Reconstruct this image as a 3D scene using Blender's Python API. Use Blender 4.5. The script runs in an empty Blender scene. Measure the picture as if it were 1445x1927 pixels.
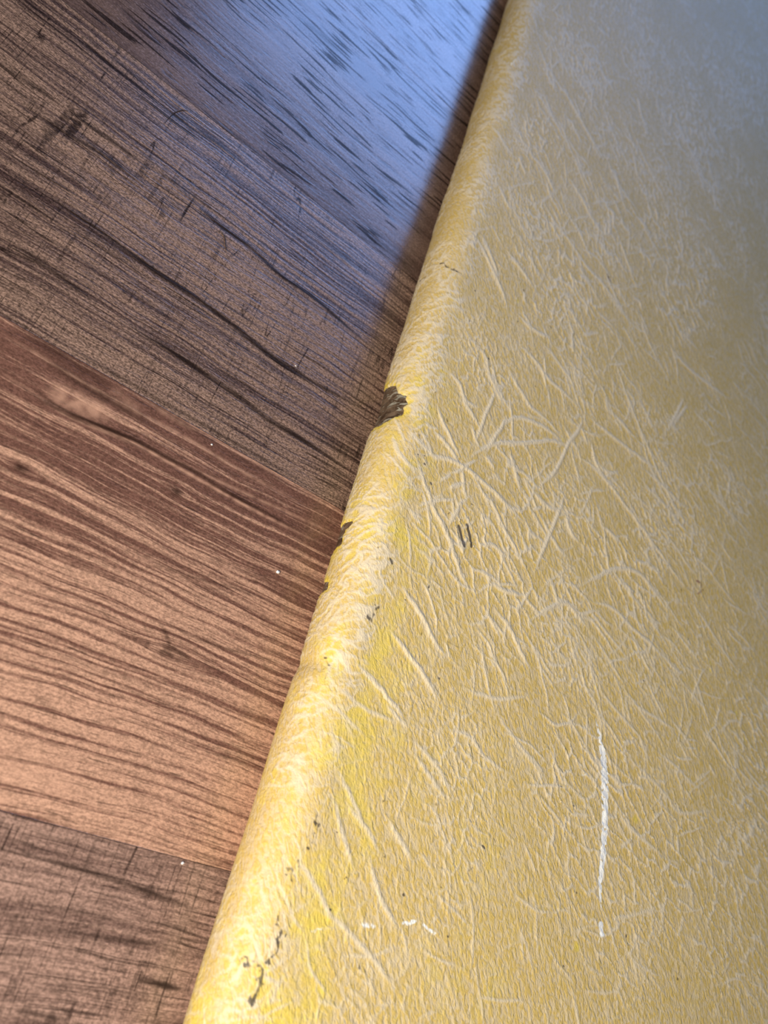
import bpy, math
import numpy as np

# ------------------------------------------------------------------ camera, light, exposure
S = 0.000525                      # metres per working unit (camera stands 200 units above the floor)
W, H, F = 1445., 1927., 1340.     # frame and focal length in pixels
CX, CY = W / 2, H / 2
scene = bpy.context.scene
col = scene.collection

def cam_basis(vp=(3050, 2330), hd=(0.405, 0.914)):
    hd = np.array(hd) / np.hypot(*hd); up = np.array([hd[1], -hd[0]])
    D = (np.array(vp) - [CX, CY]) @ up
    U = np.array([up[0], up[1], -D / F]); U /= np.linalg.norm(U)
    X = np.array([vp[0] - CX, vp[1] - CY, F]); X -= U * (X @ U); X /= np.linalg.norm(X)
    return np.array([X, np.cross(U, X), U])
M = cam_basis()                   # rows: world axes seen from the camera
CAMH = 200.0
R = np.array([M[:, 0], -M[:, 1], -M[:, 2]]).T
cd = bpy.data.cameras.new('camera'); cam = bpy.data.objects.new('camera', cd); col.objects.link(cam)
m4 = np.eye(4); m4[:3, :3] = R; m4[:3, 3] = (0, 0, CAMH * S)
from mathutils import Matrix, Vector
cam.matrix_world = Matrix(m4.tolist())
cd.sensor_fit = 'VERTICAL'; cd.sensor_height = 36.0; cd.sensor_width = 27.0; cd.lens = F / H * 36.0
cd.clip_start = 0.005; cd.clip_end = 50
cd.dof.use_dof = True; cd.dof.focus_distance = 232 * S; cd.dof.aperture_fstop = 26.0
scene.camera = cam
vs = scene.view_settings
vs.view_transform = 'Standard'; vs.look = 'None'; vs.gamma = 1.0; vs.use_curve_mapping = False; vs.exposure = 0.0

world = bpy.data.worlds.new('world'); scene.world = world; world.use_nodes = True
bg = world.node_tree.nodes['Background']
bg.inputs[0].default_value = (0.80, 0.85, 1.0, 1); bg.inputs[1].default_value = 0.055

def area(name, pos, target, sx, sy, power, color):
    ld = bpy.data.lights.new(name, 'AREA'); ld.shape = 'RECTANGLE'; ld.size = sx; ld.size_y = sy
    ld.energy = power; ld.color = color
    o = bpy.data.objects.new(name, ld); col.objects.link(o); o.location = pos
    o.rotation_euler = (Vector(target) - Vector(pos)).to_track_quat('-Z', 'Y').to_euler()
    return o
area('window_light', (0.34, 1.50, 0.72), (0.02, 0.16, 0), 0.90, 0.50, 12.0, (0.25, 0.46, 1.0))
area('room_lamp', (-0.115, -0.105, 0.182), (0.03, 0.02, 0), 0.09, 0.09, 1.33, (1.0, 0.93, 0.84))

# ------------------------------------------------------------------ helpers
BA = 0.0178                       # the book lies a degree off square to the planks
CB, SB = math.cos(BA), math.sin(BA)
ROTB = np.array([[CB, -SB], [SB, CB]])    # world -> book-local plane (local y axis = (sin, cos))
def ray(px, py):
    return M @ np.array([px - CX, py - CY, F])
def floor_pt(px, py, z=0.0):
    d = ray(px, py); s = (z - CAMH) / d[2]
    return np.array([d[0] * s, d[1] * s])

def _hash(ix, iy, seed):
    h = (ix.astype(np.uint32) * np.uint32(374761393) + iy.astype(np.uint32) * np.uint32(668265263)
         + np.uint32((seed * 2246822519) & 0xffffffff))
    h = (h ^ (h >> np.uint32(13))) * np.uint32(1274126177)
    h = (h ^ (h >> np.uint32(15))) * np.uint32(2246822519)
    return h ^ (h >> np.uint32(16))
def noise(x, y, seed=0):
    x0 = np.floor(x); y0 = np.floor(y); fx = x - x0; fy = y - y0
    ix = x0.astype(np.int64); iy = y0.astype(np.int64)
    sx = fx * fx * fx * (fx * (fx * 6 - 15) + 10); sy = fy * fy * fy * (fy * (fy * 6 - 15) + 10)
    def g(a, b):
        t = _hash(ix + a, iy + b, seed).astype(np.float64) * (2 * math.pi / 4294967296.0)
        return np.cos(t) * (fx - a) + np.sin(t) * (fy - b)
    n0 = g(0, 0) * (1 - sx) + g(1, 0) * sx; n1 = g(0, 1) * (1 - sx) + g(1, 1) * sx
    return (n0 * (1 - sy) + n1 * sy) * 1.5
def fbm(x, y, seed=0, o=3):
    t = 0; a = 1.0; n = 0
    for k in range(o):
        t = t + a * noise(x * 2 ** k, y * 2 ** k, seed + k * 17); n += a; a *= 0.5
    return t / n
def voro_edge(x, y, seed=0, jit=0.9):
    ix = np.floor(x); iy = np.floor(y)
    f1 = np.full(x.shape, 9.0); f2 = np.full(x.shape, 9.0)
    for a in (-1, 0, 1):
        for b in (-1, 0, 1):
            cx = ix + a; cy = iy + b
            h1 = _hash(cx.astype(np.int64), cy.astype(np.int64), seed) / 4294967296.0
            h2 = _hash(cx.astype(np.int64), cy.astype(np.int64), seed + 7) / 4294967296.0
            d = np.hypot(cx + 0.5 + jit * (h1 - 0.5) - x, cy + 0.5 + jit * (h2 - 0.5) - y)
            n2 = np.maximum(f1, d); f2 = np.minimum(f2, n2); f1 = np.minimum(f1, d)
    return f2 - f1
def sstep(a, b, x):
    t = np.clip((x - a) / (b - a), 0, 1); return t * t * (3 - 2 * t)

def axis(stops):
    """grid lines from (position, spacing) stops"""
    out = [stops[0][0]]
    for (a, sa), (b, sb) in zip(stops, stops[1:]):
        x = a
        while True:
            sp = sa + (sb - sa) * (x - a) / (b - a); x += sp
            if x > b - 0.4 * sp: break
            out.append(x)
        out.append(b)
    return np.array(out)

def stroke(arr, gx, gy, pts, width, amp=1.0, taper=True, mode='max', soft=None):
    """draw a soft line through pts (grid coordinates) into arr[gx, gy]"""
    pts = np.array(pts, float)
    seg = np.hypot(*(pts[1:] - pts[:-1]).T); L = np.concatenate([[0], np.cumsum(seg)]); tot = L[-1] + 1e-9
    for k in range(len(pts) - 1):
        a, b = pts[k], pts[k + 1]; w3 = width * 3
        i0, i1 = np.searchsorted(gx, [min(a[0], b[0]) - w3, max(a[0], b[0]) + w3])
        j0, j1 = np.searchsorted(gy, [min(a[1], b[1]) - w3, max(a[1], b[1]) + w3])
        if i1 <= i0 or j1 <= j0: continue
        X, Y = np.meshgrid(gx[i0:i1], gy[j0:j1], indexing='ij')
        d = b - a; l2 = d @ d + 1e-12
        t = np.clip(((X - a[0]) * d[0] + (Y - a[1]) * d[1]) / l2, 0, 1)
        D = np.hypot(X - a[0] - t * d[0], Y - a[1] - t * d[1])
        s = (L[k] + t * seg[k]) / tot
        tp = np.minimum(1, 3.0 * np.minimum(s, 1 - s) + 0.15) if taper else 1.0
        v = amp * tp * np.exp(-(D / (width * (0.5 + 0.5 * tp))) ** 2)
        sub = arr[i0:i1, j0:j1]
        np.maximum(sub, v, out=sub)

def in_poly(X, Y, poly):
    r = np.zeros(X.shape, bool); n = len(poly)
    for i in range(n):
        x1, y1 = poly[i]; x2, y2 = poly[(i + 1) % n]
        c = ((y1 > Y) != (y2 > Y)) & (X < (x2 - x1) * (Y - y1) / (y2 - y1 + 1e-12) + x1)
        r ^= c
    return r
def poly_sdf(X, Y, poly):
    D = np.full(X.shape, 1e9); n = len(poly)
    for i in range(n):
        a = np.array(poly[i]); b = np.array(poly[(i + 1) % n]); d = b - a
        t = np.clip(((X - a[0]) * d[0] + (Y - a[1]) * d[1]) / (d @ d + 1e-12), 0, 1)
        D = np.minimum(D, np.hypot(X - a[0] - t * d[0], Y - a[1] - t * d[1]))
    return np.where(in_poly(X, Y, poly), D, -D)

def smooth_poly(pts, n=6):
    """Catmull-Rom through a traced polyline"""
    p = np.array(pts, float)
    if len(p) < 3: return p
    q = np.vstack([2 * p[0] - p[1], p, 2 * p[-1] - p[-2]]); out = []
    for i in range(1, len(q) - 2):
        for k in range(n):
            t = k / n
            out.append(0.5 * ((2 * q[i]) + (q[i + 1] - q[i - 1]) * t + (2 * q[i - 1] - 5 * q[i] + 4 * q[i + 1] - q[i + 2]) * t * t
                              + (3 * q[i] - q[i - 1] - 3 * q[i + 1] + q[i + 2]) * t ** 3))
    out.append(p[-1]); return np.array(out)

def mesh_from(name, V, faces4, attrs=None, extra_faces=(), smooth=True):
    """V (n,3) in metres; faces4 (m,4) int array; extra_faces list of lists"""
    me = bpy.data.meshes.new(name)
    m = len(faces4); ex = [list(f) for f in extra_faces]
    nl = m * 4 + sum(len(f) for f in ex)
    me.vertices.add(len(V)); me.vertices.foreach_set('co', np.ascontiguousarray(V, np.float32).ravel())
    me.loops.add(nl); me.polygons.add(m + len(ex))
    li = np.concatenate([np.asarray(faces4, np.int32).ravel()] + [np.array(f, np.int32) for f in ex])
    ls = np.concatenate([np.arange(m) * 4, m * 4 + np.cumsum([0] + [len(f) for f in ex])[:-1]]).astype(np.int32)
    me.loops.foreach_set('vertex_index', li); me.polygons.foreach_set('loop_start', ls)
    me.update(calc_edges=True); me.validate()
    if smooth: me.polygons.foreach_set('use_smooth', np.ones(len(me.polygons), bool))
    for k, a in (attrs or {}).items():
        a = np.asarray(a)
        if a.ndim == 2:
            at = me.attributes.new(k, 'FLOAT_VECTOR', 'POINT'); at.data.foreach_set('vector', a.astype(np.float32).ravel())
        else:
            at = me.attributes.new(k, 'FLOAT', 'POINT'); at.data.foreach_set('value', a.astype(np.float32).ravel())
    return me
def grid_faces(n, m, wrap=False):
    i = np.arange(n if wrap else n - 1)[:, None]; j = np.arange(m - 1)[None, :]
    i2 = (i + 1) % n
    return np.stack([i * m + j, i2 * m + j, i2 * m + j + 1, i * m + j + 1], -1).reshape(-1, 4)
def link(name, me, mat, parent=None):
    o = bpy.data.objects.new(name, me); col.objects.link(o)
    if mat: me.materials.append(mat)
    if parent: o.parent = parent
    return o
def tag(o, label=None, cat=None, group=None, kind=None):
    for k, v in (('label', label), ('category', cat), ('group', group), ('kind', kind)):
        if v: o[k] = v
    return o

class NT:
    """small node-tree builder"""
    def __init__(s, name):
        s.m = bpy.data.materials.new(name); s.m.use_nodes = True; s.t = s.m.node_tree
        s.b = s.t.nodes['Principled BSDF']
    def n(s, typ, **kw):
        x = s.t.nodes.new(typ)
        for k, v in kw.items(): setattr(x, k, v)
        return x
    def put(s, sock, v):
        if hasattr(v, 'default_value') or hasattr(v, 'is_output'): s.t.links.new(v, sock)
        elif isinstance(v, (tuple, list)): sock.default_value = tuple(v) + ((1,) if len(v) == 3 and sock.type == 'RGBA' else ())
        else: sock.default_value = v
    def attr(s, name, vec=False):
        x = s.n('ShaderNodeAttribute', attribute_name=name); return x.outputs['Vector' if vec else 'Fac']
    def math(s, op, a, b=0.0, c=0.0, clamp=False):
        x = s.n('ShaderNodeMath', operation=op, use_clamp=clamp)
        s.put(x.inputs[0], a); s.put(x.inputs[1], b); s.put(x.inputs[2], c); return x.outputs[0]
    def vmul(s, v, k):
        x = s.n('ShaderNodeVectorMath', operation='MULTIPLY'); s.put(x.inputs[0], v); x.inputs[1].default_value = k; return x.outputs[0]
    def vadd(s, v, k):
        x = s.n('ShaderNodeVectorMath', operation='ADD'); s.put(x.inputs[0], v); s.put(x.inputs[1], k); return x.outputs[0]
    def noise(s, v, scale=(1, 1, 1), detail=2.0, rough=0.5, off=(0, 0, 0), dist=0.0):
        x = s.n('ShaderNodeTexNoise'); s.put(x.inputs['Vector'], s.vadd(s.vmul(v, scale), off))
        x.inputs['Scale'].default_value = 1; x.inputs['Detail'].default_value = detail
        x.inputs['Roughness'].default_value = rough; x.inputs['Distortion'].default_value = dist
        return x.outputs['Fac']
    def map(s, v, a, b, c=0.0, d=1.0):
        x = s.n('ShaderNodeMapRange'); x.interpolation_type = 'SMOOTHSTEP'
        s.put(x.inputs[0], v); x.inputs[1].default_value = a; x.inputs[2].default_value = b
        x.inputs[3].default_value = c; x.inputs[4].default_value = d; return x.outputs[0]
    def mix(s, fac, a, b, blend='MIX'):
        x = s.n('ShaderNodeMix', data_type='RGBA', blend_type=blend)
        s.put(x.inputs[0], fac); s.put(x.inputs[6], a); s.put(x.inputs[7], b); return x.outputs[2]
    def bump(s, h, strength, dist):
        x = s.n('ShaderNodeBump'); s.put(x.inputs['Height'], h); x.inputs['Strength'].default_value = strength
        x.inputs['Distance'].default_value = dist; return x
    def out(s, color=None, rough=None, spec=None, normal=None):
        if color is not None: s.put(s.b.inputs['Base Color'], color)
        if rough is not None: s.put(s.b.inputs['Roughness'], rough)
        if spec is not None: s.put(s.b.inputs['Specular IOR Level'], spec)
        if normal is not None: s.put(s.b.inputs['Normal'], normal)
        return s.m

# ------------------------------------------------------------------ floor of laminate planks
PW = 117.3                        # plank width
Y0 = -1.5                         # a joint line; the next ones at Y0 + k * PW

def wood(name, light, dark, fine=0.9, sharp=0.10, bias=0.5, cross=0.0, dash=0.0, hairline=0.5, seed=0.0, broad=0.5, speck=0.5, cw=1.0):
    t = NT(name); p = t.attr('grain', True)
    o = (seed * 13.7, seed * 7.3, seed * 3.1)
    black = tuple(0.22 * x for x in dark)
    ga = t.noise(p, (0.012, fine, 1), 3, 0.6, o)
    gb = t.noise(p, (0.006, 0.09, 1), 3, 0.5, (o[1], o[0], 0))
    gc = t.noise(p, (0.22, fine * 2.6, 1), 3, 0.65, (o[2], o[1], 0))
    g = t.math('ADD', t.math('MULTIPLY', ga, 1.0 - broad), t.math('MULTIPLY', gb, broad))
    g = t.math('ADD', t.math('MULTIPLY', g, 0.80), t.math('MULTIPLY', gc, 0.20))
    g = t.math('ADD', g, t.math('MULTIPLY', t.attr('tone'), 0.30))
    fac = t.map(g, bias - sharp, bias + sharp)
    c = t.mix(fac, dark, light)
    hgt = fac; blk = t.attr('streak')
    # thin dark lines running with the grain
    if hairline:
        for f_, w_, k_ in ((0.16, 0.010, 1.0), (0.34, 0.013, 0.8), (0.75, 0.022, 0.6)):
            q = t.noise(p, (0.0035, f_, 1), 1, 0.4, (o[0] + k_ * 9, o[2], 4))
            ln = t.map(t.math('ABSOLUTE', t.math('SUBTRACT', q, 0.5)), 0.25 * w_, w_, 1.0, 0.0)
            br = t.noise(p, (0.05, 0.5, 1), 2, 0.5, (k_ * 31, o[1], 2))
            ln = t.math('MULTIPLY', ln, t.map(br, 0.36, 0.58))
            c = t.mix(t.math('MULTIPLY', ln, hairline * k_), c, black); blk = t.math('MAXIMUM', blk, t.math('MULTIPLY', ln, hairline * k_))
    # pores
    po = t.noise(p, (0.08, fine * 2.2, 1), 2, 0.5, (o[0], o[2], 4))
    pores = t.map(po, 0.60, 0.68)
    c = t.mix(t.math('MULTIPLY', pores, 0.5), c, black)
    if dash:
        d1 = t.noise(p, (0.042, 0.62, 1), 1, 0.4, (o[1], 5, o[0]))
        d2 = t.noise(p, (0.02, 0.06, 1), 2, 0.5, (o[2], 9, 1))
        dm = t.math('MULTIPLY', t.map(d1, 0.595, 0.64), t.map(d2, 0.30, 0.46))
        c = t.mix(t.math('MULTIPLY', dm, dash), c, black); blk = t.math('MAXIMUM', blk, dm)
    if cross:   # hair-thin saw marks across the grain
        for f_, w_, k_ in ((0.10, 0.006, 1.0), (0.23, 0.012, 0.75), (0.50, 0.022, 0.6)):
            q = t.noise(p, (f_, 0.006, 1), 1, 0.4, (o[0] + k_ * 5, o[1], 8))
            ln = t.map(t.math('ABSOLUTE', t.math('SUBTRACT', q, 0.5)), 0.3 * w_ * cw, w_ * cw, 1.0, 0.0)
            br = t.noise(p, (0.10, 0.07, 1), 2, 0.5, (k_ * 17, o[0], 2)); br2 = t.noise(p, (0.5, 0.6, 1), 1, 0.5, (k_ * 3, 1, o[0]))
            ln = t.math('MULTIPLY', t.math('MULTIPLY', ln, t.map(br, 0.42, 0.60)), t.map(br2, 0.30, 0.52))
            c = t.mix(t.math('MULTIPLY', ln, cross * k_), c, black); blk = t.math('MAXIMUM', blk, t.math('MULTIPLY', ln, cross * k_))
    # mottled fleck of the print
    fl = t.noise(p, (1.1, 1.9, 1), 3, 0.75, (2, o[0], o[1]))
    fv = t.map(fl, 0.36, 0.64, 1.0 - speck, 1.0 + 0.7 * speck)
    fr = t.n('ShaderNodeCombineColor')
    for q in range(3): t.put(fr.inputs[q], fv)
    c = t.mix(1.0, c, fr.outputs[0], 'MULTIPLY')
    c = t.mix(t.attr('pale'), c, tuple(min(1, 1.2 * x) for x in light))
    c = t.mix(t.attr('streak'), c, tuple(0.16 * x for x in dark))
    b = t.bump(t.math('SUBTRACT', hgt, t.math('MULTIPLY', pores, 0.6)), 0.18, 0.2 * S)
    r = t.map(fl, 0.3, 0.7, 0.20, 0.28)
    spec = t.math('MULTIPLY', t.map(blk, 0.0, 1.0, 0.72, 0.14), t.map(fl, 0.34, 0.60, 0.72, 1.0))
    return t.out(c, r, spec, b.outputs[0])

FLOOR_STREAKS = {   # traced on the laminate print, in photo pixels: (points, width in units, strength)
 -1: [([(0, 1595), (200, 1650), (395, 1722)], 0.9, .75), ([(0, 1735), (200, 1765), (370, 1786)], 0.8, .6),
      ([(0, 1690), (160, 1718), (270, 1745)], 0.6, .45), ([(240, 1835), (300, 1852), (352, 1864)], 1.0, .8),
      ([(0, 1895), (150, 1925)], 0.8, .6), ([(0, 1548), (200, 1605), (330, 1640)], 0.7, .4), ([(0, 1840), (200, 1868), (340, 1900)], 0.7, .45),
      ([(0, 1538), (210, 1588), (420, 1649)], 0.6, .35), ([(10, 1500), (60, 1927)], .1, .1)],
 0: [([(0, 692), (65, 733), (115, 768), (170, 794), (220, 814), (260, 831), (320, 864), (370, 889), (425, 924), (520, 975), (600, 1020)], 0.75, .95),
     ([(0, 706), (70, 748), (140, 787), (230, 826), (320, 872)], 0.5, .6),
     ([(90, 637), (170, 690), (260, 740), (350, 800), (450, 862), (560, 920), (640, 962)], 1.3, .35),
     ([(30, 640), (120, 700), (230, 765), (330, 815)], 2.4, .5), ([(0, 600), (120, 672), (250, 752)], 2.6, .5),
     ([(300, 1165), (316, 1205), (322, 1240)], 1.0, .55), ([(285, 1240), (322, 1222), (372, 1250)], 1.2, .55), ([(300, 1258), (330, 1238), (345, 1262)], .9, .4),
     ([(225, 1020), (330, 1075), (450, 1110), (560, 1150)], 0.7, .45), ([(270, 1148), (380, 1205), (480, 1235), (560, 1250)], 0.7, .5),
     ([(40, 1290), (80, 1320), (120, 1370)], 1.6, .35), ([(0, 830), (90, 870), (200, 935), (330, 1005)], 0.6, .35)],
 1: [([(0, 300), (55, 345), (115, 385), (175, 425), (235, 470), (300, 515), (360, 555), (435, 610), (475, 642), (530, 685), (595, 722), (710, 785), (730, 800)], 1.25, .95),
     ([(250, 285), (300, 325), (360, 375), (415, 425), (470, 465), (530, 520), (590, 560), (665, 625), (722, 672), (745, 690)], 1.1, .9),
     ([(195, 580), (280, 636), (300, 646), (380, 700), (440, 740), (500, 785), (565, 825), (665, 890), (690, 905)], 1.2, .95),
     ([(0, 440), (100, 510), (195, 580)], 1.3, .6), ([(0, 165), (100, 235), (200, 295), (245, 330), (300, 370)], 1.3, .6),
     ([(60, 345), (140, 400), (220, 470), (300, 540)], 3.0, .4), ([(420, 440), (520, 520), (640, 610), (720, 690)], 3.4, .35),
     ([(0, 240), (120, 310), (240, 400), (330, 470)], 1.0, .4), ([(330, 560), (440, 640), (560, 730), (660, 800)], 1.0, .4),
     ([(0, 578), (90, 632), (300, 752), (480, 855), (640, 948)], 0.9, .55), ([(0, 390), (140, 480), (290, 580), (420, 668)], .8, .4),
     ([(0, 500), (120, 585), (260, 670), (400, 745)], .8, .35), ([(300, 230), (420, 330), (560, 440), (700, 560), (780, 620)], 1.0, .35),
     ([(560, 560), (545, 600), (530, 640)], .35, .55), ([(350, 290), (335, 335)], .3, .3), ([(512, 640), (498, 700), (480, 760)], .35, .45),
     ([(320, 435), (300, 500), (275, 560)], .35, .4), ([(450, 800), (470, 745)], .35, .4)],
 2: [([(285, 132), (350, 182), (440, 252), (560, 350), (650, 430), (722, 470), (790, 530)], 0.9, .55),
     ([(545, 18), (590, 55), (625, 85), (665, 115)], 3.2, .45), ([(360, 20), (385, 45)], 2.4, .35), ([(655, 255), (680, 300)], 2.6, .35),
     ([(650, 420), (722, 462), (790, 525)], 2.0, .5), ([(395, 0), (405, 80), (418, 130)], .4, .35), ([(240, 35), (290, 130)], .4, .3)]}
KNOTS = {0: [(333, 925, 1.3, .9), (38, 880, 1.3, .9), (318, 1228, 2.0, .5)]}
PALE_LINES = {0: [([(0, 700), (65, 741), (115, 776), (170, 801), (220, 821), (260, 838), (320, 871), (425, 931), (520, 982), (620, 1030)], .55, .8),
   ([(110, 645), (200, 702), (300, 762), (420, 835), (520, 893), (640, 960)], .5, .5), ([(60, 655), (160, 720), (240, 768), (330, 812), (460, 890), (600, 965)], .6, .45),
   ([(0, 625), (80, 672), (160, 722), (250, 775)], .5, .35), ([(260, 745), (330, 790), (380, 815)], .9, .35), ([(300, 850), (400, 900), (520, 955), (640, 1010)], .5, .5)]}
PALE = {0: [((115, 745), (185, 775), 3.0, .6), ((220, 745), (250, 770), 2.2, .3), ((0, 1440), (120, 1470), 3.5, .3)]}

WOODS = {
 -1: wood('laminate_plank_sawn', (0.345, 0.212, 0.158), (0.145, 0.084, 0.064), 0.50, 0.10, 0.47, 0.80, 0, 0.7, 1.0, 0.30, 0.40, 2.6),
 0: wood('laminate_plank_walnut', (0.48, 0.275, 0.180), (0.150, 0.070, 0.048), 0.78, 0.075, 0.50, 0.0, 0, 0.25, 2.0, 0.20, 0.35),
 1: wood('laminate_plank_smoked', (0.275, 0.172, 0.122), (0.068, 0.038, 0.030), 0.85, 0.085, 0.48, 0.85, 0, 0.80, 3.0, 0.25, 0.60),
 2: wood('laminate_plank_dashed', (0.165, 0.102, 0.077), (0.095, 0.055, 0.042), 0.35, 0.12, 0.50, 0.0, 0.95, 0.25, 4.0, 0.6, 0.35)}
WOODS[3] = WOODS[2]

XL, XR_ = -900.0, 1500.0
def plank_mesh(k, dense):
    yb = Y0 + k * PW; g = 0.07
    if dense:
        gx = axis([(XL, 60), (-160, 8), (-100, 0.62), (112, 0.62), (160, 8), (XR_, 90)])
        gy = np.concatenate([[yb + g], axis([(yb + g + 0.10, 0.42), (yb + PW - g - 0.10, 0.42)]), [yb + PW - g]])
    else:
        gx = axis([(XL, 150), (XR_, 150)]); gy = np.concatenate([[yb + g], axis([(yb + g + 0.10, 12), (yb + PW - g - 0.10, 12)]), [yb + PW - g]])
    n, m = len(gx), len(gy)
    X, Y = np.meshgrid(gx, gy, indexing='ij'); Z = np.zeros_like(X); pass
    st = np.zeros_like(X); pale = np.zeros_like(X); tone = 0.28 * fbm(X * 0.008, Y * 0.03, 31 + k, 3)
    warp = 2.6 * fbm(X * 0.012, Y * 0.02, 50 + k, 2) + 0.5 * noise(X * 0.06, Y * 0.12, 77 + k)
    if dense:
        for pts, w, a in FLOOR_STREAKS.get(k, []):
            q = smooth_poly([floor_pt(*p) for p in pts]); stroke(st, gx, gy, q, w, a)
        st = .93 * sstep(.10, .80, st)
        st *= np.clip(0.95 + 0.6 * fbm(X * 0.05, Y * 0.5, 91 + k, 2), 0.1, 1)
        for px, py, r, a in KNOTS.get(k, []):
            c = floor_pt(px, py); D2 = ((X - c[0]) / (1.25 * r)) ** 2 + ((Y - c[1]) / r) ** 2
            st = np.maximum(st, a * np.exp(-D2 * (1 + 0.6 * noise(X * .8, Y * .8, 5))))
            warp += 3.0 * r * np.sign(Y - c[1]) * np.exp(-D2 / 12) * -0.22
        for a_, b_, w, a in PALE.get(k, []):
            q = [floor_pt(*a_), floor_pt(*b_)]; stroke(pale, gx, gy, q, w, a, taper=False)
        for pts, w, a in PALE_LINES.get(k, []): stroke(pale, gx, gy, smooth_poly([floor_pt(*p) for p in pts]), w, a)
        pale *= np.clip(0.8 + 0.8 * noise(X * 0.4, Y * 0.4, 3), 0, 1)
        if k == 0:      # the walnut print runs dark along its upper joint, light in the middle
            s = (Y - yb) / PW; tone = tone * .5 + 0.10 - 0.36 * sstep(0.35, 0.95, s + 0.10 * fbm(X * .01, Y * .03, 8, 2))
        if k == 1:
            tone += 0.02
    V = np.stack([X, Y - yb, Z], -1).reshape(-1, 3)
    # skirt and underside
    ring = [i * m for i in range(n)] + [(n - 1) * m + j for j in range(1, m)] + [i * m + m - 1 for i in range(n - 2, -1, -1)] + [j for j in range(m - 2, 0, -1)]
    low = V[ring].copy(); low[:, 2] = -12.0; base = len(V); L = len(ring)
    V = np.vstack([V, low])
    side = np.array([[ring[i], base + i, base + (i + 1) % L, ring[(i + 1) % L]] for i in range(L)])[:, ::-1]
    F4 = np.vstack([grid_faces(n, m), side])
    pad = lambda a: np.concatenate([a.ravel(), np.zeros(L)])
    gr = np.stack([pad(X), pad(Y + warp), np.zeros(n * m + L)], -1)
    return mesh_from('plank', V * S, F4, dict(grain=gr, streak=pad(st), pale=pad(pale), tone=pad(tone)), [[base + i for i in range(L)][::-1]], smooth=False), yb

sub = mesh_from('floor', np.array([[x, y, z] for z in (-30, -12) for x, y in ((XL - 40, -760), (XR_ + 40, -760), (XR_ + 40, 1700), (XL - 40, 1700))]) * S,
                np.array([[3, 2, 1, 0], [4, 5, 6, 7], [0, 1, 5, 4], [1, 2, 6, 5], [2, 3, 7, 6], [3, 0, 4, 7]]), smooth=False)
fm = NT('chipboard_core'); fc = fm.n('ShaderNodeTexCoord').outputs['Object']
floor = link('floor', sub, fm.out(fm.mix(fm.noise(fc, (900, 900, 900), 3), (0.20, 0.13, 0.08), (0.36, 0.25, 0.16)), 0.8))
tag(floor, 'brown wood-grain laminate floor of wide planks under the yellow book', 'floor', kind='structure')
for k in range(-6, 14):
    me, yb = plank_mesh(k, k in WOODS)
    o = link('plank', me, WOODS[k if k in WOODS else [-1, 0, 1, 2][(k * 3) % 4]], floor)
    o.location = (0, yb * S, 0)

# ------------------------------------------------------------------ the book
T = 25.0                          # thickness
AX = 12.0                         # how far the rounded spine bulges
def spine_prof(th):               # th 0 = underside, pi = top; superellipse bulging to -x
    c, s_ = np.cos(th), np.sin(th); e = 0.86
    return -AX * np.abs(s_) ** e, T / 2 - T / 2 * np.sign(c) * np.abs(c) ** e
th = np.linspace(0, math.pi, 2001); px_, pz_ = spine_prof(th)
# silhouette: ray leaving the camera through the traced outline meets the floor at local x = XS
loc = lambda p: ROTB @ np.asarray(p)
XS = np.mean([loc(floor_pt(*p))[0] for p in ((340, 1927), (560, 1250), (735, 700), (955, 0))])
XC = XS - np.min(px_ * CAMH / (CAMH - pz_) + 0 * pz_)    # first guess, then refine
for _ in range(30):
    XC += XS - np.min((px_ + XC) * CAMH / (CAMH - pz_))
arc = np.concatenate([[0], np.cumsum(np.hypot(np.diff(px_), np.diff(pz_)))]); UA = arc[-1]
WID = 400.0; V0, V1 = -190.0, 960.0     # board width; foot and head of the book (local y)
def surf(u):                      # u along the outer skin: 0 at underside, UA at the top of the spine, then the board
    x = np.where(u < UA, np.interp(u, arc, px_), u - UA) + XC
    z = np.where(u < UA, np.interp(u, arc, pz_), T)
    e = 0.15
    ua, ub = np.clip(u - e, 0, None), u + e
    fx = lambda q: np.where(q < UA, np.interp(q, arc, px_), q - UA)
    fz = lambda q: np.where(q < UA, np.interp(q, arc, pz_), T)
    dx, dz = fx(ub) - fx(ua), fz(ub) - fz(ua); l = np.hypot(dx, dz) + 1e-12
    return x, z, -dz / l, dx / l
def pix_uv(px, py):               # where the sight line through a photo pixel meets the book's skin
    d = ray(px, py); dl = ROTB @ d[:2]
    s = (T - CAMH) / d[2]; x, y = dl * s
    if x >= XC: return np.array([x - XC + UA, y])
    ss = (pz_ - CAMH) / d[2]; gap = dl[0] * ss - (px_ + XC)      # ray x minus skin x at each height
    idx = np.where((gap[1:] >= 0) & (gap[:-1] < 0) | (gap[1:] < 0) & (gap[:-1] >= 0))[0]
    i = idx[-1] if len(idx) else int(np.argmin(np.abs(gap)))
    return np.array([arc[i], dl[1] * ss[i]])

gu = axis([(0, 2.0), (UA * 0.22, 0.40), (UA + 8, 0.36), (UA + 75, 0.46), (UA + 190, 0.8), (UA + 300, 2.2), (UA + WID, 12)])
gv = axis([(V0, 14), (-62, 1.2), (-45, 0.48), (60, 0.48), (190, 0.72), (330, 1.15), (520, 2.2), (900, 5), (V1, 12)])
NU, NV = len(gu), len(gv); print('leather grid', NU, NV)
U, Vv = np.meshgrid(gu, gv, indexing='ij')

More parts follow.
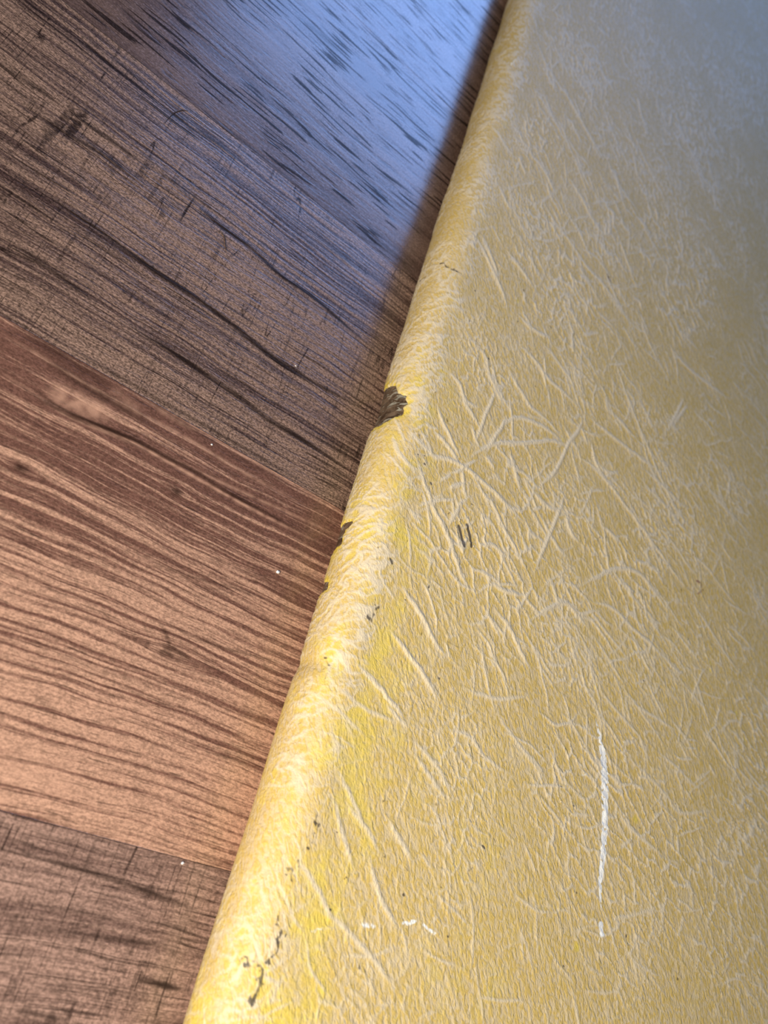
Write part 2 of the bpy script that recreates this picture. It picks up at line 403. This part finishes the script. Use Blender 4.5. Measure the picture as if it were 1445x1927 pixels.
# --- creases traced from the photograph (pixels)
def c4(*p): return [(722 + x / 2, 640 + y / 2) for x, y in p]
def c2(*p): return [(722 + x / 2, y / 2) for x, y in p]
def c6(*p): return [(722 + x / 2, 1280 + y / 2) for x, y in p]
CREASES = [
 c4((110,425),(200,440),(290,470),(400,560),(480,640),(550,710)), c4((460,90),(500,170),(560,260),(600,275)), c4((500,10),(560,70),(620,150),(700,220),(740,260)),
 c4((590,0),(650,80),(700,150),(730,240)), c4((290,210),(330,280),(350,310)), c4((380,430),(420,490)), c4((470,410),(500,520),(520,580)), c4((290,470),(300,540),(310,620)),
 c4((330,530),(400,610),(450,710),(500,800),(540,880)), c4((740,260),(830,340),(920,410),(1000,470),(1060,500)), c4((730,250),(745,310),(690,400),(640,500),(560,570)),
 c4((690,400),(620,340),(540,300),(490,295),(420,340)), c4((300,460),(370,410),(440,390),(560,385),(690,370)), c4((690,420),(780,470),(860,560),(950,680),(1030,790),(1110,900),(1160,960)),
 c4((680,640),(700,720),(740,770)), c4((850,0),(890,140),(940,280),(1000,420),(1060,560),(1130,680),(1210,740)), c4((1060,0),(1130,90),(1210,160),(1310,230)),
 c4((540,1060),(620,1010),(680,990),(720,1030),(780,1100)), c4((760,980),(860,1010),(930,1080),(1010,1150),(1090,1240)), c4((720,940),(800,890),(890,860),(960,880),(1020,950),(1070,1020),(1100,1050)),
 c4((150,520),(180,620),(240,740),(290,880),(330,960)), c4((400,900),(440,940),(530,960)), c4((410,1000),(470,1080),(520,1180),(560,1260)), c4((120,440),(160,560),(200,640)),
 c4((230,110),(280,160),(310,230),(370,260)), c4((330,0),(380,60),(400,140),(470,280)), c4((290,620),(240,700)), c4((60,920),(130,1020),(200,1150),(250,1200)), c4((580,650),(640,760),(690,830)),
 c4((820,700),(900,770)), c4((1130,210),(1100,280),(1060,350)), c4((1145,240),(1080,330)), c4((200,240),(230,330),(290,450)), c4((180,330),(240,400),(290,470)), c4((400,60),(430,180),(490,290)),
 c4((560,890),(600,780),(640,690),(690,560)), c4((430,170),(400,240),(340,400)), c4((470,280),(440,330),(380,430)), c4((240,560),(300,540)), c4((350,770),(420,780),(470,860)),
 c4((970,480),(1060,560),(1140,640)), c4((780,380),(800,470),(850,540)), c4((560,560),(620,630),(680,640)), c4((860,270),(940,370)), c4((90,330),(130,380),(220,470)), c4((30,350),(60,430),(130,520)),
 c2((340,880),(400,1000),(440,1100)), c2((370,880),(440,1060)), c2((480,620),(600,690),(680,800),(760,900)), c2((570,700),(640,830),(700,910),(760,1000),(830,1080),(900,1180),(960,1270)),
 c2((680,640),(740,740),(800,850),(850,900)), c2((390,470),(460,550),(500,600)), c2((460,940),(520,1020),(570,1090)), c2((640,1040),(700,1110),(760,1080)), c2((840,620),(900,720),(960,800)),
 c2((700,560),(760,680),(800,740)), c2((540,1000),(580,1080),(620,980),(660,900)), c2((430,690),(450,740),(480,800)), c2((330,870),(430,1060),(470,1180)), c2((520,540),(600,640),(660,760)),
 c2((470,760),(560,770),(640,730),(700,660)), c2((540,950),(640,900),(720,870),(800,890),(920,870)), c2((860,960),(960,950),(1060,930)), c2((880,880),(920,1000),(960,1060)), c2((560,120),(620,260),(700,380),(780,520)),
 c2((660,300),(720,420),(790,540),(850,640)), c2((590,330),(640,450),(700,560)), c2((740,760),(860,770),(960,700)), c2((700,1120),(780,1060),(900,1090),(1040,1040)), c2((500,1180),(560,1240),(640,1279)),
 c2((930,480),(980,600),(1040,720),(1090,820)), c2((820,380),(860,500),(910,600)), c2((390,770),(450,720),(540,690),(610,700)), c2((280,960),(340,880),(430,850)),
 c6((400,80),(460,180),(520,260),(580,340),(640,420)), c6((200,180),(320,210),(380,290),(500,370)), c6((860,240),(960,330),(1060,430),(1120,500),(1290,480)), c6((850,450),(930,560),(1010,630),(1060,690)),
 c6((0,80),(60,150),(110,190)), c6((1140,30),(1220,120)), c6((840,910),(960,880),(1050,840)), c6((270,20),(420,70),(560,60)), c6((880,640),(940,590)), c6((500,230),(560,300),(620,380)),
 c6((1000,250),(1100,330),(1200,430)), c6((900,60),(1000,130),(1120,200)), c6((0,500),(60,600),(120,700)), c6((100,260),(170,360),(240,450)),
 [(600,1270),(680,1330),(770,1370)], [(640,1500),(690,1560),(720,1620)], [(560,1290),(640,1340),(700,1400)], [(620,1430),(660,1500),(700,1590)], [(580,1700),(640,1740),(690,1790),(760,1880)],
 [(660,1240),(720,1300),(770,1365)], [(730,1180),(790,1260),(830,1330)], [(620,1480),(640,1560),(670,1650)], [(545,1600),(600,1680),(640,1760)], [(760,1380),(820,1440),(860,1520)], [(690,1600),(720,1700),(760,1760)]]
ridge = np.zeros((NU, NV))
rng = np.random.default_rng(4)
for ci, cr in enumerate(CREASES):
    far = min(p_[1] for p_ in cr) < 560 and abs(cr[-1][0] - cr[0][0]) > .9 * abs(cr[-1][1] - cr[0][1])
    q = smooth_poly([pix_uv(*p) for p in cr])
    q = q + np.stack([noise(q[:, 0] * .35, q[:, 1] * .35, 3), noise(q[:, 0] * .35, q[:, 1] * .35, 9)], -1) * 0.5
    stroke(ridge, gu, gv, q, 0.75 if far else 0.85, (.45 if far else .62 if cr[0][1] > 1240 else 1.05) * rng.uniform(.75, 1.0))
# --- shorter wandering creases of the same lean between them
def lean(u, v): return math.radians(-42) + 0.55 * float(fbm(np.array([u * .012]), np.array([v * .012]), 21, 2)[0])
atten = 0.55 + 0.45 * sstep(-10, 120, Vv)
big = ridge.copy(); ridge[:] = 0
n_c = 0
while n_c < 1500:
    u = UA + rng.uniform(-18, 300); v = -60 + 620 * rng.uniform() ** 1.25
    dens = float(fbm(np.array([u * .013]), np.array([v * .011]), 60, 2)[0])
    if dens < rng.uniform(-.45, .35): continue
    n_c += 1
    a = lean(u, v) + (rng.normal(0, .22) if rng.uniform() < .72 else rng.normal(1.35, .35))
    Lc = rng.uniform(6, 30); k = max(4, int(Lc / 3)); pts = [np.array([u, v])]
    for _ in range(k):
        a += rng.normal(0, .16); pts.append(pts[-1] + Lc / k * np.array([math.cos(a), math.sin(a)]))
    stroke(ridge, gu, gv, smooth_poly(pts, 3), rng.uniform(.35, .62), rng.uniform(.35, .9))
# --- parallel diagonal creases on the far half and long faint ones to the right (laid out in photo pixels)
for k in range(190):
    if k < 130: x0, y0, L_, a_ = rng.uniform(960, 1330), rng.uniform(40, 640), rng.uniform(35, 120), rng.uniform(.3, .85); d_ = np.array([.5 + rng.normal(0, .06), 1])
    else: x0, y0, L_, a_ = rng.uniform(1020, 1420), rng.uniform(620, 1450), rng.uniform(70, 230), rng.uniform(.2, .6); d_ = np.array([.74 + rng.normal(0, .08), 1])
    d_ /= np.hypot(*d_); pts = [pix_uv(*(np.array([x0, y0]) + d_ * L_ * t_ + rng.normal(0, 2.0, 2))) for t_ in (0, .25, .5, .75, 1)]
    stroke(ridge, gu, gv, smooth_poly(pts, 3), rng.uniform(.5, .8), a_ / .8)
ridge *= atten
# --- a fine net of wrinkles, in patches, and close folds round the spine
wu = U + 3.4 * fbm(U * .07, Vv * .07, 11, 3) + .5 * noise(U * .5, Vv * .5, 18); wv = Vv + 3.4 * fbm(U * .07, Vv * .07, 12, 3) + .5 * noise(U * .5, Vv * .5, 19)
ca, sa = math.cos(math.radians(-42)), math.sin(math.radians(-42))
pa, pb = wu * ca + wv * sa, -wu * sa + wv * ca
net = 1 - sstep(0.0, 0.15, voro_edge(pa / 14.0, pb / 5.0, 5)); net2 = 1 - sstep(0.0, 0.20, voro_edge(pa / 7.0 + 30, pb / 3.2, 6))
patch = sstep(-0.10, 0.40, fbm(U * .014, Vv * .012, 40, 2)); patch2 = sstep(-0.05, 0.45, fbm(U * .02, Vv * .018, 44, 2))
ridge = np.maximum(ridge, atten * (1 - .75 * (1 - sstep(UA - 4, UA + 14, U))) * np.maximum(net * (.35 + .65 * patch) * 0.95, net2 * (.15 + .85 * patch2) * 0.75))
ridge = np.maximum(ridge * 1.0, big)
sp = 1 - sstep(UA - 2, UA + 10, U)                       # 1 on the spine
fold = 1 - np.abs(noise(wu * .07 + wv * .05, wv * .22 - wu * .12, 71)) * 4.2
fold2 = 1 - np.abs(noise(wu * .14 + wv * .05, wv * .36 - wu * .06, 73)) * 4.0
spn = np.clip(np.maximum(fold, fold2 * .85), 0, 1) ** 1.3 * np.clip(.70 + 1.4 * fbm(U * .05, Vv * .03, 74, 2), 0, 1)
ridge = np.maximum(ridge, spn * sp * 0.95 * (.62 + .38 * sstep(-10, 110, Vv)))

# --- wear and stains with a shape of their own
def uvs(pts): return [pix_uv(*p) for p in pts]
CHIPS = [[(700,793),(712,780),(717,752),(722,728),(731,720),(742,724),(748,738),(757,741),(766,741),(762,748),(767,757),(757,764),(760,772),(756,778),(742,783),(730,790),(716,799),(704,800)],
         [(622,1040),(630,1020),(636,1000),(641,988),(652,982),(664,981),(660,988),(650,996),(644,1008),(641,1022),(632,1034)],
         [(592,1117),(600,1102),(605,1088),(612,1084),(615,1094),(613,1106),(606,1115)]]
chip_d = []
chip = np.full((NU, NV), -9.0)
jag = 0.45 * fbm(U * .9, Vv * .9, 15, 2)
for c in CHIPS:
    P = np.array(uvs(c)); P[P[:, 0] < P[:, 0].min() + 5.0, 0] -= 7.0; lo, hi = P.min(0) - 6, P.max(0) + 6
    i0, i1 = np.searchsorted(gu, [lo[0], hi[0]]); j0, j1 = np.searchsorted(gv, [lo[1], hi[1]])
    i0 = max(i0, 0); sl = (slice(i0, i1), slice(j0, j1))
    d = poly_sdf(U[sl], Vv[sl], P) + jag[sl]
    chip[sl] = np.maximum(chip[sl], d); chip_d.append((i0, i1, j0, j1))
chipm = sstep(-0.35, 0.35, chip); fresh = sstep(-3.0, 0.2, chip + 1.2 * noise(U * .35, Vv * .35, 16)) * (1 - chipm)

white = np.zeros((NU, NV)); dirt = np.zeros((NU, NV)); red = np.zeros((NU, NV)); blue = np.zeros((NU, NV))
stroke(white, gu, gv, smooth_poly(uvs([(1119,1348),(1126,1378),(1131,1410),(1135,1450),(1138,1500),(1137,1560),(1134,1610),(1130,1660),(1131,1700),(1132,1720)])), 1.3, 1.2)
stroke(white, gu, gv, smooth_poly(uvs([(1127,1385),(1134,1420),(1137,1470),(1138,1520),(1137,1570)])), 1.7, 1.1)
stroke(white, gu, gv, uvs([(1131,1742),(1133,1756)]), 1.1, 1.0, taper=False); stroke(white, gu, gv, uvs([(1128,1762),(1127,1778)]), .4, .5)
white *= np.clip(1.05 - 1.5 * np.clip(noise(U * .55 + Vv * .5, Vv * .7 - U * .4, 6), 0, 1) + .35 * noise(U * 1.3, Vv * 1.3, 8), 0, 1)
w2 = np.zeros_like(white)
stroke(w2, gu, gv, uvs([(575,1762),(592,1752),(615,1742)]), .7, .55); stroke(w2, gu, gv, uvs([(672,1738),(695,1742),(715,1745)]), .9, .6)
stroke(w2, gu, gv, uvs([(745,1742),(775,1735),(790,1732)]), .7, .8); stroke(w2, gu, gv, uvs([(785,1730),(800,1744),(828,1764)]), .6, .7)
stroke(w2, gu, gv, uvs([(545,1840),(570,1805)]), .6, .35); stroke(w2, gu, gv, uvs([(1090,1460),(1108,1455)]), .8, .5)
stroke(w2, gu, gv, uvs([(955,128),(975,108)]), 1.4, .5)
white = np.maximum(white, .62 * w2 * np.clip(.9 + 1.2 * noise(U * .8, Vv * .8, 61), 0, 1))
for pts, w, a in [
  ([(520,1735),(527,1755),(522,1780),(512,1800)], .5, .9), ([(508,1805),(497,1822),(494,1840)], .55, .9), ([(450,1800),(470,1812),(490,1825)], .45, .75), ([(494,1840),(487,1862),(478,1880),(470,1886)], .7, .7),
  ([(470,1882),(474,1890)], .8, .9), ([(544,1625),(550,1640),(546,1655)], .5, .6), ([(590,1545),(585,1580),(565,1610)], .45, .35), ([(612,1240),(617,1262),(605,1285)], .55, .5), ([(575,1300),(568,1325)], .6, .45),
  ([(712,1140),(704,1152),(695,1165)], .75, .75), ([(830,495),(845,505),(868,515)], .6, .9), ([(800,522),(790,530)], .9, .6), ([(770,540),(800,520)], .6, .4), ([(905,405),(938,402)], .6, .5),
  ([(734,1050),(738,1062)], .6, .9), ([(744,1046),(745,1052)], .5, .6), ([(840,1205),(862,1218)], .55, .45), ([(780,855),(800,858)], .35, .7), ([(1000,875),(1010,880)],.3,.2),
  ([(1142,518),(1148,530)], .55, .9), ([(1383,60),(1389,72)], 1.0, .9), ([(1284,585),(1288,592)], .7, .7), ([(905,1590),(912,1596)], .6, .7), ([(928,1578),(932,1584)], .55, .7), ([(880,1640),(890,1632)], .6, .5),
  ([(868,1650),(872,1655)], .5, .45), ([(943,1612),(946,1618)], .4, .6), ([(1350,1590),(1353,1594)], .5, .5), ([(896,1415),(910,1428)], .5, .5), ([(1105,1790),(1112,1778)], .6, .35)]:
    q = smooth_poly(uvs(pts)) if len(pts) > 2 else np.array(uvs(pts))
    q = q + 1.1 * np.stack([noise(q[:, 0] * .5, q[:, 1] * .5, 3), noise(q[:, 0] * .5, q[:, 1] * .5, 9)], -1) * (len(q) > 2)
    stroke(dirt, gu, gv, q, w * .8, a * (.85 if len(q) > 2 else 1), taper=False)
    if len(q) > 2:
        for c_ in q[rng.integers(0, len(q), 9)]:
            c_ = c_ + rng.normal(0, .75, 2); stroke(dirt, gu, gv, [c_, c_ + rng.normal(0, .35, 2)], rng.uniform(.2, .5), rng.uniform(.4, .95), taper=False)
for _ in range(150):
    u = UA + rng.uniform(-8, 34) + (rng.uniform(0, 140) if rng.uniform() < .45 else 0); v = rng.uniform(-45, 260); r = rng.uniform(.25, .5)
    stroke(dirt, gu, gv, [(u, v), (u + rng.normal(0, .4), v + rng.normal(0, .4))], r, rng.uniform(.4, .95), taper=False)
dirt *= np.clip(.84 + 1.3 * fbm(U * .55, Vv * .55, 33, 3), 0, 1)
for pts in ([(863,990),(868,1008),(872,1028)], [(878,988),(884,1008),(887,1028)]): stroke(dirt, gu, gv, uvs(pts), .62, 1.0, taper=False)
for pts, w, a in [([(1310,1092),(1318,1098)], .9, .7), ([(1318,1098),(1323,1110),(1312,1118)], .8, .6), ([(1142,518),(1149,534)], .8, .6), ([(1284,585),(1287,590)], .8, .5)]:
    stroke(red, gu, gv, uvs(pts), w, a, taper=False)
red *= np.clip(.8 + 1.4 * noise(U * .9, Vv * .9, 41), 0, 1)

# --- how far the pale finish is rubbed back to strong yellow
spine_top = 1 - sstep(UA - 6, UA + 30, U)
yl = 0.20 + 0.30 * spine_top + 0.40 * fbm(U * .022, Vv * .02, 80, 3) + (0.26 + .22 * spine_top) * fbm(U * .12, Vv * .10, 83, 3)
yl -= 0.30 * sstep(40, 330, Vv + .3 * U) 
yl += (0.22 * sstep(UA - 6, UA + 8, U) - .10 * sp) * (1 - sstep(UA + 15, UA + 110, U)) * (1 - sstep(50, 190, Vv))
yl = np.clip(yl, 0, 1)
yspot = np.zeros_like(yl)
for px, py, w in [(973,565,1.2),(1260,775,1.0),(1292,772,1.0),(1275,812,.9),(1335,1245,1.3),(1335,1260,1.1),(938,828,1.0),(1058,826,1.1),(1120,1290,1.4),(1160,925,1.0),(1230,985,.9),(1350,920,1.0),(1400,1390,1.3),(1385,1340,1.3),(1085,1780,1.8),(1195,1540,1.8),(820,340,1.2),(1060,985,1.0)]:
    q = pix_uv(px, py); stroke(yspot, gu, gv, [q, q + [.4, -.5]], w, .8, taper=False)
yl = np.clip(np.maximum(yl, yspot) + .6 * fresh, 0, 1)

# --- relief
low = 0.8 * fbm(U * .03, Vv * .018, 90, 2) * sp + 0.35 * fbm(U * .02, Vv * .02, 95, 2)
dent = np.zeros_like(U)
q = pix_uv(560, 1250); dent -= 0.7 * np.exp(-((Vv - q[1]) / 3.0) ** 2) * (1 - sstep(UA * .75, UA + 2, U))
q = pix_uv(735, 760); dent -= .5 * np.exp(-((Vv - q[1]) / 9.0) ** 2) * (1 - sstep(UA * .7, UA, U))
fine = 0.05 * noise(U * .9, Vv * .9, 97)
disp = low + dent + 0.60 * ridge * (1 - (.42 + .3 * (1 - sstep(-10, 110, Vv))) * sp) + fine + 0.10 * white - 0.28 * fresh * 0.6
near = (1 - sstep(UA + 280, UA + 340, U)) * sstep(-120, -60, Vv)
disp = disp * near * sstep(0.0, UA * .2, U)
x, z, nx, nz = surf(U)
OX, OY = XC, 0.0
def place(off): return np.stack([x + nx * off - OX, Vv - OY, z + nz * off], -1)
outer = place(disp - 1.1 * chipm)

# closed section: dense outer skin, then turn-in, inner skin, underside
TH = 3.2
sec = [(WID, T - TH)] + [(xx, T - TH) for xx in (300, 200, 100, 30, 6)]
ti = np.linspace(math.pi, 0, 15)
for a in ti:
    sx_, sz_ = spine_prof(a); k = (AX - TH) / AX
    sec.append((float(sx_) * k, T / 2 + (float(sz_) - T / 2) * (T / 2 - TH) / (T / 2)))
sec += [(30, TH), (200, TH), (WID, TH), (WID, 0), (200, 0), (30, 0)]
sec = np.array(sec); NS = len(sec)
inner = np.stack([np.repeat(sec[:, :1], NV, 1), np.repeat(gv[None], NS, 0) , np.repeat(sec[:, 1:], NV, 1)], -1)
allv = np.concatenate([outer, inner], 0); n_all = NU + NS
F4 = grid_faces(n_all, NV, wrap=True)[:, ::-1]
cap0 = [i * NV for i in range(n_all)]; cap1 = [i * NV + NV - 1 for i in range(n_all)][::-1]
zz = np.zeros(NS * NV); padb = lambda a: np.concatenate([a.ravel(), zz])
co = np.concatenate([np.stack([U, Vv, 0 * U], -1).reshape(-1, 3), inner.reshape(-1, 3) * [1, 1, 1] + [500, 0, 0]])

lt = NT('worn_yellow_leather'); p = lt.attr('skin', True)
rot = lt.n('ShaderNodeVectorRotate', rotation_type='Z_AXIS'); lt.put(rot.inputs['Vector'], p); rot.inputs['Angle'].default_value = math.radians(62)
pr = rot.outputs[0]
peb = lt.noise(pr, (0.40, 0.95, 1), 2, 0.5, (3, 1, 0), 0.9)
peb2 = lt.noise(p, (0.9, 0.9, 1), 3, 0.6, (9, 4, 0))
ridge_a, yel_a, dirt_a, white_a, red_a, fresh_a = [lt.attr(k) for k in ('ridge', 'yellow', 'dirt', 'white', 'red', 'fresh')]
CREAM = (0.675, 0.54, 0.325); GOLD = (0.645, 0.455, 0.125); YEL = (0.755, 0.570, 0.105); PALE_ = (0.74, 0.625, 0.43)
c = lt.mix(lt.map(peb, 0.40, 0.60, 0.95, 0.20), CREAM, GOLD)
c = lt.mix(lt.map(lt.math('ADD', yel_a, lt.math('MULTIPLY', lt.math('SUBTRACT', 0.5, peb2), 0.5)), 0.30, 0.85), c, YEL)
c = lt.mix(lt.map(ridge_a, 0.08, 0.55, 0.0, 0.88), c, PALE_)
gs = lt.noise(p, (0.05, 0.05, 1), 4, 0.6, (20, 2, 0))
c = lt.mix(lt.map(gs, 0.52, 0.75, 0.0, 0.35), c, PALE_)
c = lt.mix(lt.math('MULTIPLY', fresh_a, 0.5), c, (0.80, 0.58, 0.05))
c = lt.mix(lt.map(red_a, 0.2, 0.6, 0, 0.75), c, (0.20, 0.055, 0.045))
c = lt.mix(lt.map(dirt_a, 0.2, 0.65, 0, 0.88), c, (0.055, 0.045, 0.040))
c = lt.mix(lt.map(white_a, 0.15, 0.38, 0, 0.95), c, (0.93, 0.92, 0.85))
h = lt.math('ADD', lt.math('MULTIPLY', peb, 0.7), lt.math('MULTIPLY', peb2, 0.5))
b = lt.bump(h, 0.75, 0.8 * S)
leather = lt.out(c, lt.map(peb2, 0.3, 0.7, 0.48, 0.60), 0.30, b.outputs[0])

book = bpy.data.objects.new('book', None); col.objects.link(book)
wp = np.array([XC * CB, -XC * SB])        # local (XC, 0) back to world
book.location = (wp[0] * S, wp[1] * S, 0); book.rotation_euler = (0, 0, -BA)
tag(book, 'slim book bound in creased pale yellow leather, spine chipped, lying on laminate planks', 'book')
me = mesh_from('cover', allv.reshape(-1, 3) * S, F4, dict(skin=co, ridge=padb(ridge), yellow=padb(yl), dirt=padb(dirt), white=padb(white), red=padb(red), fresh=padb(fresh)), [cap0, cap1])
cover = link('cover', me, leather, book)

# brown board showing through the chips
bt = NT('bare_brown_board'); bo = bt.attr('skin', True)
n1 = bt.noise(bo, (0.22, 0.35, 1), 4, 0.6, (1, 5, 0), 1.0); n2 = bt.noise(bo, (0.22, 0.75, 1), 2, 0.5, (8, 1, 0), 0.8)
cc = bt.mix(bt.map(n1, 0.3, 0.7), (0.040, 0.022, 0.010), (0.19, 0.130, 0.082)); cc = bt.mix(bt.map(n2, 0.57, 0.63, 0, 0.8), cc, (0.36, 0.34, 0.27))
bare = bt.out(cc, 0.30, 0.5, bt.bump(n1, 0.6, 0.8 * S).outputs[0])
for i0, i1, j0, j1 in chip_d:
    sl = (slice(i0, i1), slice(j0, j1)); off = (low + dent)[sl] - 0.50 + 0.12 * fbm(U[sl] * .5, Vv[sl] * .5, 3, 2)
    # only where the skin is gone, plus a hidden margin tucked below the skin
    off = off - 0.8 * sstep(0.3, 1.2, -chip[sl])
    P = np.stack([x[sl] + nx[sl] * off - OX, Vv[sl], z[sl] + nz[sl] * off], -1)
    a, bb = P.shape[:2]
    f = grid_faces(a, bb)[:, ::-1]; keep = (chip[sl].ravel()[f] > -1.6).any(1)
    f = f[keep]; used, inv = np.unique(f, return_inverse=True)
    pm = mesh_from('worn_patch', P.reshape(-1, 3)[used] * S, inv.reshape(-1, 4), dict(skin=np.stack([U[sl], Vv[sl], 0 * U[sl]], -1).reshape(-1, 3)[used]))
    o = link('worn_patch', pm, bare, book); o['label'] = 'bare brown board showing through the chipped leather'

# page block between the boards
pgm = NT('paper_edges'); po = pgm.n('ShaderNodeTexCoord').outputs['Object']
pn = pgm.noise(po, (20, 20, 9000), 2, 0.5)
paper = pgm.out(pgm.mix(pgm.map(pn, 0.35, 0.65), (0.52, 0.46, 0.34), (0.80, 0.76, 0.64)), 0.8)
zt, zb = T - TH - .05, TH + .05; K = 13; prof = []
for a in np.linspace(math.pi, 0, K):
    sx_, sz_ = spine_prof(a); prof.append((float(sx_) * (AX - TH - .6) / AX, T / 2 + (float(sz_) - T / 2) * (zt - zb) / T))
prof += [(WID - 12, zb), (WID - 14, T / 2), (WID - 12, zt)]
PB = np.array([[a, v, b_] for v in (V0 + 8, V1 - 8) for a, b_ in prof]); n = len(prof)
pf = np.array([[i, (i + 1) % n, n + (i + 1) % n, n + i] for i in range(n)])
link('page_block', mesh_from('page_block', PB * S, pf, None, [list(range(n))[::-1], list(range(n, 2 * n))], smooth=False), paper, book)

# ------------------------------------------------------------------ small litter on the floor
def strand(name, pts, r, mat):
    q = np.array([[*floor_pt(*p_), 0] for p_ in smooth_poly(pts, 5)]); n = len(q); V = []
    for i in range(n):
        d = q[min(i + 1, n - 1)] - q[max(i - 1, 0)]; d /= np.linalg.norm(d); s_ = np.array([-d[1], d[0], 0])
        rr = r * (0.35 + 0.65 * math.sin(math.pi * (i + .6) / (n + .2)))
        for k in range(6):
            a = k * math.pi / 3; V.append(q[i] - q[0] + s_ * rr * math.cos(a) + np.array([0, 0, r + rr * math.sin(a)]))
    f = [[i * 6 + k, i * 6 + (k + 1) % 6, i * 6 + 6 + (k + 1) % 6, i * 6 + 6 + k] for i in range(n - 1) for k in range(6)]
    o = link(name, mesh_from(name, np.array(V) * S, np.array(f), None, [list(range(6))[::-1], list(range((n - 1) * 6, n * 6))]), mat)
    o.location = (q[0] * S).tolist(); return o
hm = NT('dark_hair'); ho = hm.n('ShaderNodeTexCoord').outputs['Object']
hair = hm.out(hm.mix(hm.noise(ho, (3000, 3000, 3000), 1), (0.02, 0.012, 0.01), (0.06, 0.035, 0.025)), 0.45)
tag(strand('hair', [(310, 232), (318, 222), (328, 213), (342, 208), (354, 209)], 0.16, hair), 'short dark hair curled in an arc on the smoky plank with saw marks', 'hair', 'hairs on the floor')
tag(strand('hair', [(413, 434), (419, 440), (423, 450), (424, 462), (427, 474)], 0.16, hair), 'bent dark hair lying across a dark streak of the smoky plank', 'hair', 'hairs on the floor')
dm_ = NT('white_crumb'); do = dm_.n('ShaderNodeTexCoord').outputs['Object']
crumbm = dm_.out(dm_.mix(dm_.noise(do, (4000, 4000, 4000), 2), (0.70, 0.67, 0.62), (0.90, 0.88, 0.84)), 0.7)
def crumb(px, py, r, seed, label):
    c0 = floor_pt(px, py); g = np.random.default_rng(seed); V = []; nr, ns = 5, 8
    for i in range(nr):
        ph = math.pi * i / (nr - 1)
        for k in range(ns):
            a = 2 * math.pi * k / ns; s_ = r * (1 + g.uniform(-.28, .28)) if 0 < i < nr - 1 else r * .9
            V.append([1.3 * s_ * math.sin(ph) * math.cos(a), s_ * math.sin(ph) * math.sin(a), r * .75 + .75 * s_ * math.cos(ph)])
    V = np.array(V); V[:, 2] -= V[:, 2].min()
    f = [[i * ns + k, (i + 1) * ns + k, (i + 1) * ns + (k + 1) % ns, i * ns + (k + 1) % ns] for i in range(nr - 1) for k in range(ns)]
    o = link('crumb', mesh_from('crumb', V * S, np.array(f)), crumbm); o.location = (c0[0] * S, c0[1] * S, 0)
    tag(o, label, 'crumb', 'white crumbs on the floor')
crumb(522, 1077, 0.55, 1, 'white crumb on the warm walnut plank beside the chipped spine')
crumb(398, 837, 0.32, 2, 'tiny white crumb on the dark band of the walnut plank')
crumb(556, 689, 0.28, 3, 'tiny white crumb on the smoky plank between two dark streaks')
crumb(343, 1624, 0.35, 4, 'tiny white crumb by the joint of the sawn pale plank')
